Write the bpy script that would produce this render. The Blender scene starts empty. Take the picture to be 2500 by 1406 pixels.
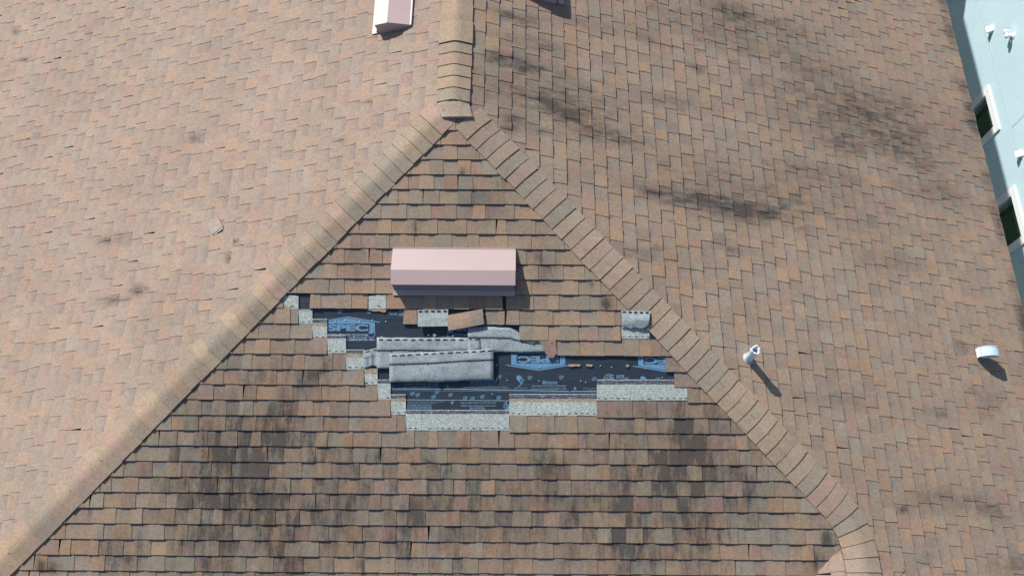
import bpy, bmesh, math, random
import numpy as np
from mathutils import Vector, Matrix, Quaternion

scene = bpy.context.scene
COL = scene.collection
rnd = random.Random(11)

# ------------------------------------------------------------------ camera
FPX = 1986.74
CAM = np.array([0.6121, -4.66138, 6.54251])
CR = np.array([[0.99997195, -0.00607151, 0.0043855],
               [0.00728904, 0.92353693, -0.38344022],
               [-0.00172211, 0.38346143, 0.92355528]])
cd = bpy.data.cameras.new('camera')
cam = bpy.data.objects.new('camera', cd)
COL.objects.link(cam)
cd.sensor_width = 36.0
cd.lens = FPX / 2500 * 36.0
cd.clip_start = 0.1
cd.clip_end = 500
M = Matrix([list(CR[0]) + [CAM[0]], list(CR[1]) + [CAM[1]], list(CR[2]) + [CAM[2]], [0, 0, 0, 1]])
cam.matrix_world = M
scene.camera = cam

# ------------------------------------------------------------------ light
SUN = np.array([-0.47607, 0.58324, 0.65816])
world = bpy.data.worlds.new('World')
scene.world = world
world.use_nodes = True
wn = world.node_tree
bg = wn.nodes['Background']
sky = wn.nodes.new('ShaderNodeTexSky')
sky.sky_type = 'NISHITA'
sky.sun_disc = False
sky.sun_elevation = math.radians(41.2)
sky.sun_rotation = math.radians(-39.2)
wn.links.new(sky.outputs[0], bg.inputs[0])
bg.inputs[1].default_value = 0.09
sl = bpy.data.lights.new('sun', 'SUN')
sl.energy = 4.2
sl.angle = math.radians(0.5)
sl.color = (1.0, 0.955, 0.89)
so = bpy.data.objects.new('sun', sl)
COL.objects.link(so)
so.rotation_euler = Vector(SUN).to_track_quat('Z', 'Y').to_euler()
so.location = (-20, 25, 30)
vs = scene.view_settings
vs.view_transform = 'Standard'
vs.look = 'None'
vs.exposure = 0.62
vs.gamma = 1.0

# ------------------------------------------------------------------ roof frame
S = math.atan(1 / 3)
C_, S_ = math.cos(S), math.sin(S)
TN = 1 / 3
EXP = 0.143
GROUND = -11.5


class Plane:
    def __init__(s, O, U, D):
        s.O = np.array(O, float); s.U = np.array(U, float); s.D = np.array(D, float)
        s.N = np.cross(s.D, s.U)
        if s.N[2] < 0:
            s.N = -s.N

    def P(s, u, t, h=0.0):
        u = np.asarray(u, float)[..., None]; t = np.asarray(t, float)[..., None]; h = np.asarray(h, float)[..., None]
        return s.O + u * s.U + t * s.D + h * s.N

    def uv(s, px, py, h=0.0):
        """point of the photograph -> place on this roof plane"""
        d = CR @ np.array([(px - 1250) / FPX, -(py - 703) / FPX, -1.0])
        o = s.O + h * s.N
        k = ((o - CAM) @ s.N) / (d @ s.N)
        q = CAM + k * d - o
        return float(q @ s.U), float(q @ s.D)


DJ = 3.797
PF = Plane((0, 0, 0), (1, 0, 0), (0, -C_, -S_))
PL = Plane((0, 0, 0), (0, 1, 0), (-C_, 0, -S_))
PR = Plane((0, 0, 0), (0, 1, 0), (C_, 0, -S_))
PW = Plane((DJ, 0, -DJ * TN), (0, 1, 0), (-C_, 0, -S_))
TE = 6.73                      # slope length to the eave


# ------------------------------------------------------------------ materials
def nodes_of(name, rough=0.9, spec=0.25):
    m = bpy.data.materials.new(name)
    m.use_nodes = True
    nt = m.node_tree
    b = nt.nodes['Principled BSDF']
    b.inputs['Roughness'].default_value = rough
    b.inputs['Specular IOR Level'].default_value = spec
    return m, nt, b


def nd(nt, kind, **kw):
    n = nt.nodes.new(kind)
    for k, v in kw.items():
        setattr(n, k, v)
    return n


def noise(nt, vec, scale, detail=2.0, rough=0.5):
    n = nd(nt, 'ShaderNodeTexNoise')
    n.inputs['Scale'].default_value = scale
    n.inputs['Detail'].default_value = detail
    n.inputs['Roughness'].default_value = rough
    if vec is not None:
        nt.links.new(vec, n.inputs['Vector'])
    return n.outputs['Fac']


def ramp(nt, fac, lo, hi, a=0.0, b=1.0):
    n = nd(nt, 'ShaderNodeMapRange')
    n.inputs[1].default_value = lo; n.inputs[2].default_value = hi
    n.inputs[3].default_value = a; n.inputs[4].default_value = b
    nt.links.new(fac, n.inputs[0])
    return n.outputs[0]


def mth(nt, op, a, b=None):
    n = nd(nt, 'ShaderNodeMath', operation=op)
    for i, v in enumerate((a, b)):
        if v is None:
            continue
        if isinstance(v, (int, float)):
            n.inputs[i].default_value = v
        else:
            nt.links.new(v, n.inputs[i])
    return n.outputs[0]


def mixc(nt, fac, a, b, blend='MIX'):
    n = nd(nt, 'ShaderNodeMix', data_type='RGBA', blend_type=blend)
    if isinstance(fac, (int, float)):
        n.inputs[0].default_value = fac
    else:
        nt.links.new(fac, n.inputs[0])
    for i, v in ((6, a), (7, b)):
        if isinstance(v, tuple):
            n.inputs[i].default_value = (*v, 1)
        else:
            nt.links.new(v, n.inputs[i])
    return n.outputs[2]


def grey(nt, val):
    n = nd(nt, 'ShaderNodeCombineColor')
    for i in range(3):
        nt.links.new(val, n.inputs[i])
    return n.outputs[0]


def bump(nt, b, h, strength, dist):
    n = nd(nt, 'ShaderNodeBump')
    n.inputs['Strength'].default_value = strength
    n.inputs['Distance'].default_value = dist
    nt.links.new(h, n.inputs['Height'])
    nt.links.new(n.outputs[0], b.inputs['Normal'])


def mat_granule(name, speck, stains=True, whites=0.0):
    """asphalt granules: tab colour from the mesh, mineral speckle, algae stains with their own outline"""
    m, nt, b = nodes_of(name, 0.95, 0.15)
    at = nd(nt, 'ShaderNodeAttribute', attribute_name='col')
    uv = nd(nt, 'ShaderNodeUVMap', uv_map='uv')
    tc = nd(nt, 'ShaderNodeTexCoord')
    ob = tc.outputs['Object']
    n1 = noise(nt, ob, 170, 3, 0.7)
    n2 = noise(nt, ob, 26, 3, 0.65)
    n3 = noise(nt, ob, 1.3, 3, 0.55)
    v1 = ramp(nt, n1, 0.30, 0.70, 1 - speck, 1 + speck)
    v2 = ramp(nt, n2, 0.3, 0.7, 0.90, 1.10)
    v3 = ramp(nt, n3, 0.3, 0.7, 0.93, 1.07)
    v4 = ramp(nt, noise(nt, ob, 75, 2, 0.6), 0.3, 0.7, 1 - speck * .42, 1 + speck * .42)
    val = mth(nt, 'MULTIPLY', mth(nt, 'MULTIPLY', mth(nt, 'MULTIPLY', v1, v2), v3), v4)
    c = mixc(nt, 1.0, at.outputs['Color'], grey(nt, val), 'MULTIPLY')
    # single odd granules
    w = noise(nt, ob, 330, 1, 0.5)
    c = mixc(nt, ramp(nt, w, 0.66, 0.74, 0, 0.55 + whites), c, (0.62, 0.60, 0.56))
    c = mixc(nt, ramp(nt, w, 0.34, 0.27, 0, 0.6), c, (0.05, 0.045, 0.045))
    if stains:
        mp = nd(nt, 'ShaderNodeMapping')
        mp.inputs['Scale'].default_value = (1.0, 0.28, 1.0)
        nt.links.new(uv.outputs[0], mp.inputs[0])
        st = noise(nt, mp.outputs[0], 16, 4, 0.65)
        big = noise(nt, uv.outputs[0], 1.1, 2, 0.5)
        fine = noise(nt, uv.outputs[0], 34, 4, 0.7)
        a = mth(nt, 'MULTIPLY', at.outputs['Alpha'], ramp(nt, st, 0.34, 0.64, 0.6, 1.75))
        a = mth(nt, 'MULTIPLY', a, ramp(nt, fine, 0.3, 0.7, 0.75, 1.15))
        r = mth(nt, 'MULTIPLY', ramp(nt, st, 0.58, 0.74, 0, 0.85), ramp(nt, big, 0.42, 0.60, 0, 1))
        f = nd(nt, 'ShaderNodeClamp')
        nt.links.new(mth(nt, 'ADD', a, mth(nt, 'MULTIPLY', r, 0.55)), f.inputs[0])
        f.inputs[2].default_value = 0.90
        dk = mixc(nt, 0.45, mixc(nt, 1.0, c, (0.24, 0.26, 0.29), 'MULTIPLY'), mixc(nt, 1.0, grey(nt, val), (0.046, 0.047, 0.049), 'MULTIPLY'))
        c = mixc(nt, f.outputs[0], c, dk)
    nt.links.new(c, b.inputs['Base Color'])
    bump(nt, b, n1, 0.35, 0.002)
    return m


def mat_plain(name, col, rough=0.5, spec=0.4, var=0.06, scale=6.0, bs=0.0, bscale=60, metallic=0.0):
    m, nt, b = nodes_of(name, rough, spec)
    tc = nd(nt, 'ShaderNodeTexCoord')
    n = noise(nt, tc.outputs['Object'], scale, 4, 0.6)
    v = ramp(nt, n, 0.3, 0.7, 1 - var, 1 + var)
    nt.links.new(mixc(nt, 1.0, col, grey(nt, v), 'MULTIPLY'), b.inputs['Base Color'])
    b.inputs['Metallic'].default_value = metallic
    if bs:
        bump(nt, b, noise(nt, tc.outputs['Object'], bscale, 3, 0.6), bs, 0.01)
    return m


M_SHIN = mat_granule('shingle_granules', 0.30)
M_CAP = mat_granule('cap_granules', 0.30)
M_HEAD = mat_granule('bare_headlap_granules', 0.75, False, 0.35)
M_DECK = mat_plain('roof_deck_felt', (0.05, 0.045, 0.042), 0.95, 0.1)
M_INK = mat_plain('blue_print', (0.105, 0.225, 0.345), 0.6, 0.3, 0.10, 30)
M_INKP = mat_plain('pale_print', (0.26, 0.36, 0.43), 0.6, 0.3, 0.10, 30)
M_DARK = mat_plain('dark_print', (0.016, 0.022, 0.034), 0.6, 0.3)
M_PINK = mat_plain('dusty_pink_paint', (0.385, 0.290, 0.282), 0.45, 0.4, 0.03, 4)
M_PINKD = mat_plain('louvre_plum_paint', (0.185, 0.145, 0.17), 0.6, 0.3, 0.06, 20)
M_PVC = mat_plain('white_lead_coat', (0.50, 0.585, 0.65), 0.5, 0.4, 0.12, 14, 0.25, 30)
M_HOOD = mat_plain('blue_white_sheet_metal', (0.42, 0.56, 0.61), 0.4, 0.4, 0.05, 10)
M_WHITE = mat_plain('white_paint', (0.80, 0.83, 0.84), 0.5, 0.4, 0.03, 5)
M_GREYM = mat_plain('grey_flashing', (0.30, 0.33, 0.36), 0.5, 0.4, 0.08, 8)
M_STEEL = mat_plain('nail_steel', (0.62, 0.63, 0.65), 0.35, 0.6, 0.05, 40, metallic=0.7)
M_WOODY = mat_plain('dry_stem', (0.16, 0.08, 0.04), 0.9, 0.2)
M_CONC = mat_plain('concrete', (0.32, 0.31, 0.29), 0.9, 0.2, 0.10, 2, 0.2, 40)
M_TRIM = mat_plain('cream_siding', (0.55, 0.50, 0.42), 0.8, 0.2, 0.05, 2)


def mat_under():
    m, nt, b = nodes_of('synthetic_underlayment', 0.42, 0.45)
    tc = nd(nt, 'ShaderNodeTexCoord')
    mp = nd(nt, 'ShaderNodeMapping'); mp.inputs['Scale'].default_value = (0.06, 1, 1)
    nt.links.new(tc.outputs['Object'], mp.inputs[0])
    l = noise(nt, mp.outputs[0], 150, 3, 0.6)
    n = noise(nt, tc.outputs['Object'], 5, 4, 0.6)
    c = mixc(nt, n, (0.014, 0.023, 0.035), (0.028, 0.037, 0.050))
    c = mixc(nt, ramp(nt, l, 0.47, 0.72, 0, 0.65), c, (0.036, 0.050, 0.070))
    nt.links.new(c, b.inputs['Base Color'])
    bump(nt, b, mth(nt, 'ADD', mth(nt, 'MULTIPLY', l, .3), noise(nt, mp.outputs[0], 14, 3, 0.6)), 0.5, 0.010)
    return m


def mat_back():
    """sand-dusted back of a shingle"""
    m, nt, b = nodes_of('shingle_back_sand', 0.9, 0.2)
    tc = nd(nt, 'ShaderNodeTexCoord')
    ob = tc.outputs['Object']
    mp = nd(nt, 'ShaderNodeMapping'); mp.inputs['Scale'].default_value = (0.6, 1, 1)
    nt.links.new(ob, mp.inputs[0])
    a = noise(nt, ob, 120, 4, 0.75)
    l = noise(nt, mp.outputs[0], 9, 4, 0.65)
    c = mixc(nt, ramp(nt, l, 0.35, 0.7), (0.34, 0.385, 0.385), (0.225, 0.258, 0.265))
    a2 = noise(nt, ob, 48, 4, 0.75)
    c = mixc(nt, mth(nt, 'MULTIPLY', ramp(nt, a2, 0.50, 0.64, 0, 0.9), ramp(nt, l, 0.3, 0.65, 0.35, 1)), c, (0.115, 0.14, 0.16))
    c = mixc(nt, ramp(nt, a, 0.50, 0.70, 0, 0.85), c, (0.10, 0.125, 0.145))
    c = mixc(nt, ramp(nt, a, 0.42, 0.30, 0, 0.45), c, (0.56, 0.60, 0.60))
    nt.links.new(c, b.inputs['Base Color'])
    bump(nt, b, a, 0.4, 0.003)
    return m


def mat_stucco():
    m, nt, b = nodes_of('pale_blue_stucco', 0.9, 0.2)
    tc = nd(nt, 'ShaderNodeTexCoord')
    ob = tc.outputs['Object']
    n = noise(nt, ob, 1.2, 4, 0.6)
    f = noise(nt, ob, 38, 4, 0.7)
    c = mixc(nt, ramp(nt, n, 0.3, 0.7), (0.50, 0.675, 0.745), (0.54, 0.71, 0.775))
    c = mixc(nt, 1.0, c, grey(nt, ramp(nt, f, 0.3, 0.7, 0.95, 1.05)), 'MULTIPLY')
    nt.links.new(c, b.inputs['Base Color'])
    bump(nt, b, f, 0.5, 0.012)
    return m


def mat_blind():
    m, nt, b = nodes_of('green_window_pane', 0.12, 0.5)
    tc = nd(nt, 'ShaderNodeTexCoord')
    w = nd(nt, 'ShaderNodeTexWave', wave_type='BANDS', bands_direction='Y')
    w.inputs['Scale'].default_value = 9
    nt.links.new(tc.outputs['Object'], w.inputs['Vector'])
    c = mixc(nt, ramp(nt, w.outputs['Fac'], 0.0, 0.25), (0.016, 0.042, 0.020), (0.042, 0.095, 0.046))
    nt.links.new(c, b.inputs['Base Color'])
    return m


M_UNDER, M_BACK, M_STUC, M_PANE = mat_under(), mat_back(), mat_stucco(), mat_blind()


# ------------------------------------------------------------------ mesh helpers
class MB:
    """collects polygons with a colour per face, a stain per vertex and slope coordinates"""
    def __init__(s):
        s.v = []; s.f = []; s.c = []; s.st = []; s.uv = []; s.m = []

    def add(s, pts, faces, col=(.5, .5, .5), stain=None, uv=None, mi=0):
        o = len(s.v)
        n = len(pts)
        s.v.extend([tuple(map(float, p)) for p in pts])
        s.st.extend([0.0] * n if stain is None else [float(x) for x in stain])
        s.uv.extend([(0.0, 0.0)] * n if uv is None else [(float(a), float(b)) for a, b in uv])
        s.c.extend([col] * n if len(np.shape(col)) == 1 else [tuple(c) for c in col])
        for f in faces:
            s.f.append([o + i for i in f]); s.m.append(mi)

    def box(s, fr, x0, x1, y0, y1, z0, z1, col=(.5, .5, .5), mi=0):
        """box in a frame fr(x, y, z) -> world"""
        pts = [fr(x, y, z) for z in (z0, z1) for x, y in ((x0, y0), (x1, y0), (x1, y1), (x0, y1))]
        s.add(pts, [(3, 2, 1, 0), (4, 5, 6, 7), (0, 1, 5, 4), (1, 2, 6, 5), (2, 3, 7, 6), (3, 0, 4, 7)], col, mi=mi)

    def build(s, name, mats, parent=None, smooth=False, centre=False, fixn=False):
        me = bpy.data.meshes.new(name)
        c0 = np.zeros(3)
        V = np.array(s.v)
        if centre:
            c0 = (V.min(0) + V.max(0)) / 2
            V = V - c0
        me.from_pydata([tuple(x) for x in V], [], s.f)
        if not isinstance(mats, (list, tuple)):
            mats = [mats]
        for m in mats:
            me.materials.append(m)
        nl = len(me.loops)
        vi = np.empty(nl, dtype=np.int32); me.loops.foreach_get('vertex_index', vi)
        cc = np.array(s.c, dtype=np.float32)[vi]
        al = np.array(s.st, dtype=np.float32)[vi]
        ca = me.color_attributes.new('col', 'FLOAT_COLOR', 'CORNER')
        ca.data.foreach_set('color', np.concatenate([cc, al[:, None]], 1).ravel())
        ul = me.uv_layers.new(name='uv')
        ul.data.foreach_set('uv', np.array(s.uv, dtype=np.float32)[vi].ravel())
        me.polygons.foreach_set('material_index', np.array(s.m, dtype=np.int32))
        if smooth:
            me.polygons.foreach_set('use_smooth', np.ones(len(s.f), dtype=bool))
        if fixn:
            bm = bmesh.new(); bm.from_mesh(me)
            bmesh.ops.recalc_face_normals(bm, faces=bm.faces)
            bm.to_mesh(me); bm.free()
        me.update()
        return link(name, me, parent, c0)


def link(name, me, parent=None, loc=(0, 0, 0)):
    o = bpy.data.objects.new(name, me)
    COL.objects.link(o)
    o.location = tuple(loc)
    if parent is not None:
        set_parent(o, parent)
    return o


def set_parent(o, parent):
    o.parent = parent
    pm = Matrix.LocRotScale(parent.location, parent.rotation_euler, None)
    q = parent.parent
    while q is not None:
        pm = Matrix.LocRotScale(q.location, q.rotation_euler, None) @ q.matrix_local.inverted() @ q.matrix_local @ pm if False else pm
        q = q.parent
    o.matrix_parent_inverse = WORLD.get(parent.name, pm).inverted()
    WORLD[o.name] = Matrix.LocRotScale(o.location, o.rotation_euler, None)


WORLD = {}


def thing(name, loc, label, cat, group=None):
    o = bpy.data.objects.new(name, None)
    COL.objects.link(o)
    o.empty_display_size = 0.2
    o.location = tuple(loc)
    WORLD[o.name] = Matrix.Translation(Vector(loc))
    return tag(o, label, cat, group)


def tag(o, label, cat, group=None):
    o['label'] = label; o['category'] = cat
    if group:
        o['group'] = group
    return o


def jit(c, a=0.06, r=rnd):
    k = 1 + r.uniform(-a, a)
    return tuple(max(0.01, x * k * (1 + r.uniform(-a * .3, a * .3))) for x in c)


# tab colours of the blend (albedo)
TABS = [((.268, .192, .136), 26), ((.286, .190, .124), 14), ((.232, .188, .146), 20), ((.212, .186, .146), 13),
        ((.236, .176, .142), 12), ((.252, .162, .128), 5), ((.250, .192, .138), 12), ((.198, .156, .124), 4), ((.236, .208, .166), 8)]
TABS = [((a * 1.0, b * .98, c * .945), w) for (a, b, c), w in TABS]
TABP = [c for c, w in TABS for _ in range(w)]
CAPS = [(.298, .228, .164), (.280, .214, .155), (.262, .206, .152), (.292, .214, .150), (.274, .204, .152), (.258, .212, .160), (.240, .202, .154), (.300, .212, .160)]


def tabcol(r):
    a, b = r.choice(TABP), r.choice(TABP)
    g = r.uniform(0, .5)
    return jit(tuple(x * (1 - g) + y * g for x, y in zip(a, b)), 0.08, r)


def blobs_to(plane, lst, gain=1.15):
    out = []
    for px, py, rs, rc, k in lst:
        u, t = plane.uv(px, py)
        out.append((u, t, rs / 250.0, rc / 250.0, min(1.0, k * gain)))
    return out


def stain_at(blobs, u, t):
    s = np.zeros(np.shape(u))
    for bu, bt, rs, rc, k in blobs:
        q = ((t - bt) / rs) ** 2 + ((u - bu) / rc) ** 2
        s = np.maximum(s, k * np.exp(-q * 0.9)) + 0.25 * k * np.exp(-q * 0.9) * (s > 0.02)
    return np.clip(s, 0, 1)


def clip_poly(poly, hp):
    """keep a*u + b*t <= c"""
    for a, b, c in hp:
        out = []
        n = len(poly)
        for i in range(n):
            p, q = poly[i], poly[(i + 1) % n]
            dp, dq = a * p[0] + b * p[1] - c, a * q[0] + b * q[1] - c
            if dp <= 0:
                out.append(p)
            if (dp < 0 < dq) or (dq < 0 < dp):
                k = dp / (dp - dq)
                out.append(tuple(p[j] + k * (q[j] - p[j]) for j in range(len(p))))
        poly = out
        if len(poly) < 3:
            return []
    return poly


def tab(mb, plane, u0, u1, du0, du1, tt, tb, h0, h1, col, hp, blobs, lift=None, wedge=0.0, band=0.0):
    """one shingle tab: top sheet, butt and side edges"""
    quad = [(u0 + du0, tt, h0), (u1 + du1, tt, h0 + wedge * .5), (u1, tb, h1 + wedge), (u0, tb, h1)]
    cl = clip_poly(quad, hp)
    if len(cl) < 3:
        return
    full = len(cl) == 4 and all(abs(a[0] - b[0]) + abs(a[1] - b[1]) < 1e-9 for a, b in zip(cl, quad))
    if full:
        nu, ntt = 2, 3
        U, T, H = [], [], []
        for j in range(ntt + 1):
            f = j / ntt
            for i in range(nu + 1):
                g = i / nu
                U.append((u0 + du0 * (1 - f)) * (1 - g) + (u1 + du1 * (1 - f)) * g)
                T.append(tt + (tb - tt) * f)
                H.append((h0 + (h1 - h0) * f) + wedge * g * (.5 + .5 * f))
        faces = [(j * (nu + 1) + i, (j + 1) * (nu + 1) + i, (j + 1) * (nu + 1) + i + 1, j * (nu + 1) + i + 1)
                 for j in range(ntt) for i in range(nu)]
        rim = [j * (nu + 1) for j in range(ntt + 1)] + [ntt * (nu + 1) + i for i in range(1, nu + 1)] + \
              [j * (nu + 1) + nu for j in range(ntt - 1, -1, -1)]
    else:
        U, T, H = [p[0] for p in cl], [p[1] for p in cl], [p[2] for p in cl]
        n = len(cl)
        faces = [tuple(range(n - 1, -1, -1))]
        rim = list(range(n)) + [0]
        rim = rim[::-1]
    U, T, H = np.array(U), np.array(T), np.array(H)
    if lift is not None:
        H = H + lift(U, T)
    pts = plane.P(U, T, H)
    st = np.clip(stain_at(blobs, U, T) * rnd.choice((.5, .7, .85, 1.0, 1.1, 1.3, 1.4) if plane is PF else (.8, .9, 1.0, 1.1, 1.15)), 0, 1)
    uv = list(zip(U, T))
    n = len(U)
    lowp = plane.P(U[rim], T[rim], np.maximum(H[rim] - 0.016, -0.0045) if lift is not None else np.full(len(rim), -0.0045))
    allp = list(pts) + list(lowp)
    side = [(rim[k], n + k, n + k + 1, rim[k + 1]) for k in range(len(rim) - 1)]
    vc = col
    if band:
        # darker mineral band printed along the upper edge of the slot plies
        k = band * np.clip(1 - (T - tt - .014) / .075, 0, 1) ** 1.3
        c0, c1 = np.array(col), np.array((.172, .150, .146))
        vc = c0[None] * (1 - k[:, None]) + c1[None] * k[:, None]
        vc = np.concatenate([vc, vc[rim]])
    mb.add(allp, faces, vc, list(st) + list(st[rim]), uv + [uv[i] for i in rim])
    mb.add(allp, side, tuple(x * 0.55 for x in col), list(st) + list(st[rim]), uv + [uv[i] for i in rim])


def shingle_field(plane, umin, umax, kmin, kmax, phase, hpf, blobs, seed, cover=None, lift=None, fade=0.0, step=.0145, low=.0102, fcol=(.318, .240, .202)):
    r = random.Random(seed)
    mb = MB()
    for k in range(kmin, kmax + 1):
        tb = (k + phase) * EXP + r.uniform(-.0015, .0015)
        tt = tb - EXP - 0.012
        hp0 = hpf(k, tb)
        ivs = [(umin, umax)] if cover is None else cover(k)
        for (a, b) in ivs:
            x = a - r.uniform(0, .25) if cover is None else a
            tooth = r.random() < .5
            joint = r.uniform(.3, 1.0)
            hp = hp0 if cover is None else hp0 + [(-1, 0, -a), (1, 0, b)]
            while x < b:
                w = r.choice((.10, .12, .135, .15, .17)) + r.uniform(-.012, .012)
                if b - x - w < .05:
                    w = b - x
                x1 = min(x + w, b)
                joint -= w
                col = tuple(a * (1 - fade) + b * fade for a, b in zip(tabcol(r), fcol))
                if tooth:
                    d = r.uniform(.002, .014)
                    tab(mb, plane, x, x1, d * r.uniform(.4, 1.6), -d * r.uniform(0, 1.0), tt, tb,
                        .0060, step + r.uniform(-.0014, .0016), col, hp, blobs, lift, r.uniform(-.0006, .001))
                else:
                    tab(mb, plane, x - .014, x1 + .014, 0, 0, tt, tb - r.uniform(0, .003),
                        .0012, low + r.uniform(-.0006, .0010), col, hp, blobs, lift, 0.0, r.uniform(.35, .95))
                x = x1 + (.0035 if joint < 0 else 0)
                if joint < 0:
                    joint = 1.0
                    if r.random() < .5:
                        tooth = not tooth
                tooth = not tooth
    return mb


# ------------------------------------------------------------------ house
house = thing('house', (0, 0, GROUND), 'house under the hip roof with tan, orange and grey shingles and a storm-torn bare patch', 'house')

# stains seen in the photograph: px, py, radius along the slope, radius across, strength
BF = [(590, 1130, 75, 55, .62), (655, 1200, 70, 60, .40), (690, 1080, 40, 40, .42), (540, 1110, 60, 26, .5),
      (1655, 1060, 95, 32, .55), (1705, 1110, 75, 34, .5), (1650, 1170, 45, 45, .45), (1528, 1230, 70, 22, .45),
      (1545, 1310, 60, 30, .45), (1320, 1160, 60, 26, .3), (1020, 553, 15, 10, .6), (1137, 425, 12, 6, .7),
      (1190, 440, 10, 6, .5), (1218, 446, 16, 6, .7), (1325, 628, 16, 11, .6), (1440, 697, 9, 7, .6),
      (1478, 742, 15, 13, .6), (2018, 1318, 22, 12, .8), (1995, 1360, 30, 20, .7), (700, 1000, 60, 22, .32),
      (790, 900, 22, 13, .5), (570, 962, 16, 18, .35), (1135, 1105, 14, 10, .55), (610, 1005, 34, 26, .35),
      (700, 1330, 60, 60, .28), (875, 1130, 50, 34, .25), (480, 1300, 40, 50, .2), (1000, 1290, 40, 14, .4),
      (620, 1150, 150, 230, .26), (850, 1300, 110, 300, .12), (1650, 1250, 130, 250, .14), (1680, 1120, 110, 110, .25), (795, 880, 14, 10, .5), (205, 1250, 20, 6, .6),
      (1350, 640, 10, 10, .5), (1050, 1130, 16, 8, .5), (1820, 1200, 40, 16, .3), (770, 640, 14, 14, .3),
      (950, 1330, 40, 10, .4), (1250, 1110, 16, 6, .4), (1480, 1000, 30, 14, .35), (930, 1110, 16, 8, .35),
      (1410, 1230, 60, 20, .3), (300, 1350, 30, 30, .25), (130, 1385, 12, 14, .7), (98, 1380, 12, 8, .6)]
BF += [(1230, 150 + 1080, 190, 620, .20), (610, 1180, 210, 210, .40), (1680, 1150, 200, 140, .40), (1000, 1260, 130, 46, .40), (820, 1230, 150, 60, .36), (1530, 1260, 150, 50, .42), (1130, 1290, 120, 120, .22),
       (1340, 1130, 90, 26, .35), (1500, 1260, 140, 34, .38), (1820, 1210, 70, 30, .38), (720, 1340, 90, 50, .38), (450, 1200, 90, 60, .28),
       (650, 1040, 60, 50, .35), (1110, 1330, 110, 26, .3), (1240, 1250, 120, 22, .3), (1700, 1330, 90, 30, .3), (300, 1340, 60, 60, .3),
       (520, 1340, 80, 40, .32), (1180, 480, 60, 50, .2), (1330, 650, 60, 30, .25), (860, 640, 50, 40, .2), (1600, 720, 40, 40, .2), (760, 920, 60, 60, .28),
       (640, 920, 30, 40, .25), (900, 1330, 80, 26, .35), (1400, 1340, 90, 24, .3), (1590, 1340, 80, 20, .35)]
BR = [(1240, 145, 35, 16, .85), (1290, 165, 34, 13, .55), (1345, 255, 44, 15, .6), (1392, 277, 50, 18, .6),
      (1430, 300, 60, 22, .35), (1592, 470, 26, 15, .7), (1650, 485, 40, 14, .45), (1740, 490, 50, 18, .7),
      (1800, 515, 60, 22, .6), (1880, 520, 50, 18, .45), (1250, 292, 22, 13, .65), (1325, 322, 28, 11, .45),
      (1570, 95, 25, 9, .5), (1780, 30, 60, 34, .45), (1240, 318, 16, 10, .6), (1588, 11, 10, 8, .6), (2240, 400, 60, 30, .4),
      (2060, 350, 80, 34, .35), (2150, 330, 80, 40, .38), (2140, 240, 60, 26, .3), (2200, 370, 70, 30, .4),
      (1760, 590, 14, 5, .7), (1788, 612, 16, 7, .6), (1960, 560, 14, 6, .5), (1845, 205, 26, 8, .3),
      (2205, 1243, 10, 6, .8), (2380, 1230, 16, 7, .6), (2425, 1250, 40, 14, .4), (2260, 1365, 16, 6, .5), (2000, 790, 16, 5, .4),
      (1700, 170, 20, 7, .5), (2300, 1010, 40, 10, .3), (2470, 1380, 40, 14, .4), (1620, 400, 20, 10, .35), (1260, 45, 50, 12, .5),
      (2345, 845, 14, 8, .5)]
BR = [(a, b, c * 1.45, d * 1.15, k) for a, b, c, d, k in BR]
BR += [(2120, 290, 330, 110, .34), (1340, 230, 230, 75, .32), (1900, 470, 330, 70, .24), (1800, 90, 300, 70, .24), (1740, 495, 230, 40, .32), (1880, 60, 200, 45, .28), (2000, 180, 160, 40, .25),
       (1300, 110, 90, 20, .35), (1480, 330, 120, 26, .35), (1640, 250, 120, 20, .25), (2280, 470, 120, 40, .3), (1980, 420, 150, 30, .3),
       (2200, 640, 140, 30, .22), (1560, 620, 90, 20, .25), (2320, 1220, 120, 26, .28), (2050, 980, 120, 20, .2), (1430, 60, 100, 18, .3), (2400, 990, 60, 40, .25)]
BL = [(285, 582, 46, 9, .75), (260, 592, 26, 6, .5), (335, 708, 26, 9, .8), (275, 733, 48, 8, .55), (480, 338, 20, 5, .7), (60, 148, 42, 5, .65),
      (40, 80, 14, 9, .55), (100, 331, 26, 5, .55), (222, 124, 20, 5, .6), (220, 78, 9, 8, .45), (700, 546, 9, 4, .7), (560, 631, 16, 4, .6),
      (570, 590, 16, 3, .7), (20, 182, 30, 7, .35), (830, 341, 16, 4, .45), (905, 246, 18, 4, .5), (330, 1012, 16, 4, .45),
      (960, 6, 14, 6, .5), (240, 62, 22, 4, .5), (120, 548, 20, 4, .4), (200, 702, 10, 6, .5), (225, 150, 12, 5, .5)]
bF, bR, bL = blobs_to(PF, BF, 1.3), blobs_to(PR, BR, 1.25), blobs_to(PL, BL)
for yy in np.arange(-8, 5, .45):     # moss along the lower edge of the east slope
    bR.append((yy + rnd.uniform(-.2, .2), TE - .03, rnd.uniform(.05, .16), rnd.uniform(.1, .3), rnd.uniform(.35, .75)))

# --- courses of the torn front slope: butt rows in the photo and the spans that still carry shingles
ROW0 = 2.03


def xs(k, *spans):
    """photo x spans -> u spans on course row"""
    y = 316.3 + (k - 2) * 37.2
    y = {12: 736, 13: 773, 14: 810, 15: 847, 16: 884, 17: 921, 18: 959, 19: 996, 20: 1033}.get(k - 2, y)
    return [(-9 if a is None else PF.uv(a, y)[0], 9 if b is None else PF.uv(b, y)[0]) for a, b in spans]


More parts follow.
